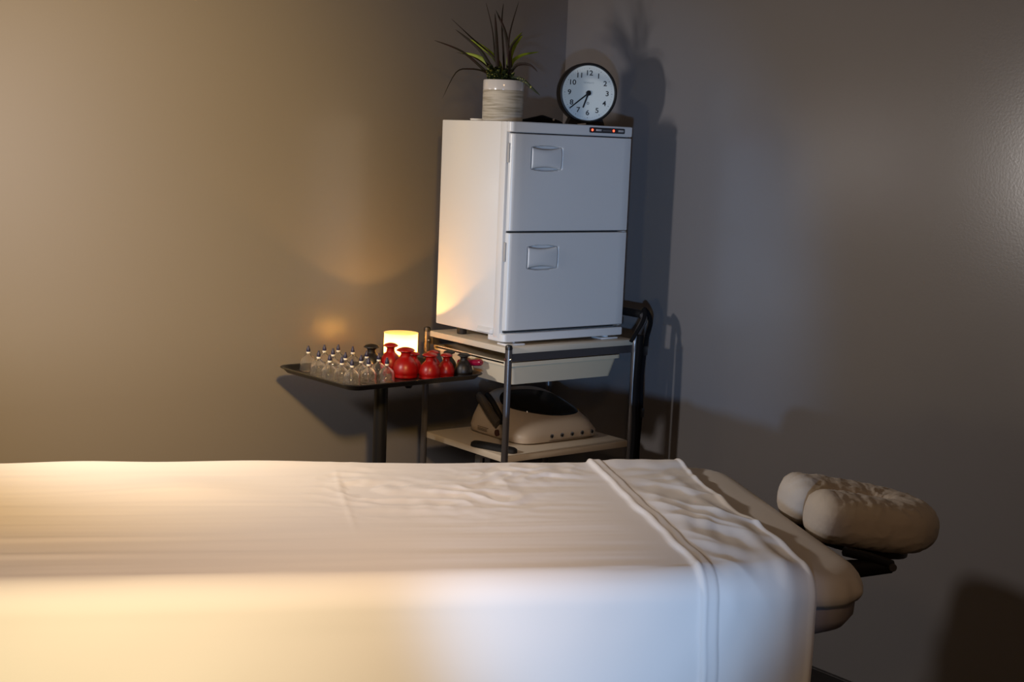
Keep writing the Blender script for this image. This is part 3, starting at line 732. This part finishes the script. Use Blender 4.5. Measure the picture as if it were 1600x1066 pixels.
# clear pump cups
rows = [('back row', 4, [(-.966, -.150), (-.917, -.150), (-.879, -.158), (-.862, -.204)]),
        ('second row from back', 2, [(-.985, -.236), (-.930, -.216)]),
        ('middle row', 3, [(-.991, -.302), (-.933, -.283), (-.867, -.281)]),
        ('second row from front', 3, [(-.983, -.348), (-.921, -.340), (-.865, -.336)]),
        ('front row', 3, [(-.980, -.392), (-.930, -.390), (-.884, -.404)])]
ordw = ['first', 'second', 'third', 'fourth']
r_in = .0016
def clear_cup():
    t = thing('cupping_cup', '', 'cupping cup')
    b = bmesh.new()
    lathe(b, [(.0215, .0003), (.0225, .0015), (.0218, .004), (.0205, .010), (.0212, .012), (.0204, .014), (.0211, .0175), (.0203, .020), (.0203, .024), (.0185, .031), (.0135, .037), (.0075, .041), (.0055, .044), (.0055, .0462),
              (.0035, .0462), (.0036, .043), (.0058, .0395), (.0122, .0352), (.0168, .0298), (.0187, .0235), (.0187, .012), (.0198, .004), (.0203, .0003)], 28, cap=False)
    # close the rim
    vs = sorted(b.verts, key=lambda v: v.index); n_ = 28; b.verts.ensure_lookup_table()
    A_ = [b.verts[k] for k in range(n_)]; B_ = [b.verts[len(b.verts) - n_ + k] for k in range(n_)]
    for k in range(n_): b.faces.new((A_[k], B_[k], B_[(k + 1) % n_], A_[(k + 1) % n_]))
    obj('bowl', b, M['cup'], t, angle=60)
    b = bmesh.new(); lathe(b, [(.0045, .0458), (.0052, .0464), (.0052, .0500), (.0044, .0506)], 18); v_ = obj('valve_ring', b, M['cup_ring'], t)
    b = bmesh.new(); lathe(b, [(.0046, .0504), (.0052, .0530), (.0049, .0565), (.0036, .0605), (.0024, .0630), (.0027, .0645), (.0020, .0662)], 16); obj('valve_tip', b, M['cup_tip'], t)
    return t
def copy_tree(o):
    c = o.copy(); C.objects.link(c)
    for ch in o.children:
        q = ch.copy(); C.objects.link(q); q.parent = c
        for g in ch.children: r = g.copy(); C.objects.link(r); r.parent = q
    return c
proto = clear_cup(); first = True
for rname, n_, pts in rows:
    for k, (x, y) in enumerate(pts):
        o = proto if first else copy_tree(proto); first = False
        o.location = (x, y, ZTR + .0001); o.rotation_euler = (0, 0, random.uniform(0, 6))
        o['label'] = f'clear cup with navy valve tip, {ordw[k]} from left in {rname}'
        o['group'] = 'clear cups on the black tray'
# silicone cups with mushroom knobs
def silicone_cup(ma, R, Hh):
    t = thing('silicone_cup', '', 'cupping cup'); b = bmesh.new(); k = R
    hb = Hh * .70
    lathe(b, [(k * .93, .0004), (k * .98, .002), (k * .96, Hh * .08), (k * .965, Hh * .125), (k * 1.0, Hh * .14), (k * 1.0, Hh * .24), (k * .97, Hh * .35), (k * .88, Hh * .46), (k * .74, Hh * .55), (k * .58, Hh * .62), (k * .46, Hh * .66), (k * .42, hb)], 32)
    obj('bulb', b, ma, t, angle=60)
    b = bmesh.new(); lathe(b, [(k * .41, hb - .001), (k * .385, Hh * .78), (k * .42, Hh * .825), (k * .62, Hh * .862), (k * .74, Hh * .882), (k * .73, Hh * .905), (k * .58, Hh * .95), (k * .32, Hh * .985), (k * .05, Hh)], 28)
    obj('knob', b, ma, t, angle=60); return t
sil = [('black_sil', -.815, -.222, .0285, .0725, 'black silicone cup at the back, between the clear cups and the candle'),
       ('red', -.768, -.243, .0275, .0765, 'tall red silicone cup standing directly in front of the candle'),
       ('red', -.788, -.345, .0335, .0795, 'largest red silicone cup, beside the front clear cups'),
       ('red', -.731, -.300, .0220, .0575, 'small red silicone cup half hidden behind the largest red cup'),
       ('red', -.741, -.389, .0275, .0690, 'red silicone cup right of the largest red cup at the tray front'),
       ('red', -.690, -.330, .0225, .0640, 'red silicone cup behind the two front red cups, nearest the trolley post'),
       ('red', -.688, -.388, .0225, .0640, 'small red silicone cup just left of the front black cup'),
       ('black_sil', -.645, -.340, .0215, .0625, 'black silicone cup mostly hidden behind the rightmost red cup'),
       ('black_sil', -.641, -.402, .0240, .0640, 'black silicone cup at the right front corner of the tray')]
for key, x, y, R1, H1, lab in sil:
    t = silicone_cup(M[key], R1, H1); t.location = (x, y, ZTR + .0001); t['label'] = lab; t['group'] = 'silicone cups on the black tray'
# crimson tube lying on the tray rim
ct = thing('crimson_tube', 'glossy crimson tube behind the front black cup at the right rim of the tray', 'tube', (-.614, -.395, .822)); K5 = ct.location.copy()
bm = bmesh.new(); q0, q1 = Vector((-.626, -.360, .829)), Vector((-.6035, -.430, .838))
tube(bm, [q0, q0.lerp(q1, .5), q1.lerp(q0, .06), q1], [.0085, .0088, .0088, .0074], 18); bm.transform(Matrix.Translation(-K5)); obj('barrel', bm, M['crimson'], ct)
bm = bmesh.new(); dd = (q1 - q0).normalized(); tube(bm, [q1 - dd * .010, q1 - dd * .008], .0091, 18); bm.transform(Matrix.Translation(-K5)); obj('end_ring', bm, M['crimson'], ct)

# candle in a frosted glass
CP = Vector((-.698, -.186, ZTR))
cd = thing('candle', 'lit candle glowing in a frosted glass tumbler at the back of the tray', 'candle', CP)
bm = bmesh.new(); lathe(bm, [(.040, .0003), (.0465, .002), (.0480, .006), (.0482, .050), (.0482, .0905), (.0472, .0925), (.0460, .0905), (.0460, .050), (.0458, .008), (.042, .005)], 48)
for f in bm.faces:
    c_ = f.calc_center_median(); f.material_index = 1 if (c_.xy.length > .0466 or c_.z < .004) else 0
obj('glass_tumbler', bm, [M['frost'], M['tumbler_outer']], cd, angle=60)
bm = bmesh.new(); lathe(bm, [(.0455, .0062), (.0456, .0375), (.040, .0362), (.02, .0350), (.004, .0347)], 40); obj('wax', bm, M['wax'], cd)
bm = bmesh.new(); tube(bm, [(0, 0, .0345), (.0005, 0, .0390), (.0012, 0, .0425)], .0009, 8); wk = obj('wick', bm, M['wick'], cd)
bm = bmesh.new(); lathe(bm, [(.0006, .0412), (.0030, .0440), (.0042, .0480), (.0034, .0530), (.0018, .0585), (.0004, .0630)], 16); obj('flame', bm, M['flame'], wk)
fl = lamp('candle_light', 'POINT', (CP.x, CP.y, ZTR + .052), 8.0, (1, .48, .11), .005); 

# plug adapter on the left wall under the trolley
pa = thing('plug_adapter', 'small white plug adapter on the wall below the trolley lower shelf', 'plug adapter', (-.272, 0, .438)); 
bm = nbox((-.020, -.030, -.035), (.020, -.0003, .033), .004); obj('housing', bm, M['white_plastic'], pa)
bm = nbox((-.011, -.0315, .012), (-.004, -.0295, .026)); obj('slot', bm, M['black'], pa, smooth=False)
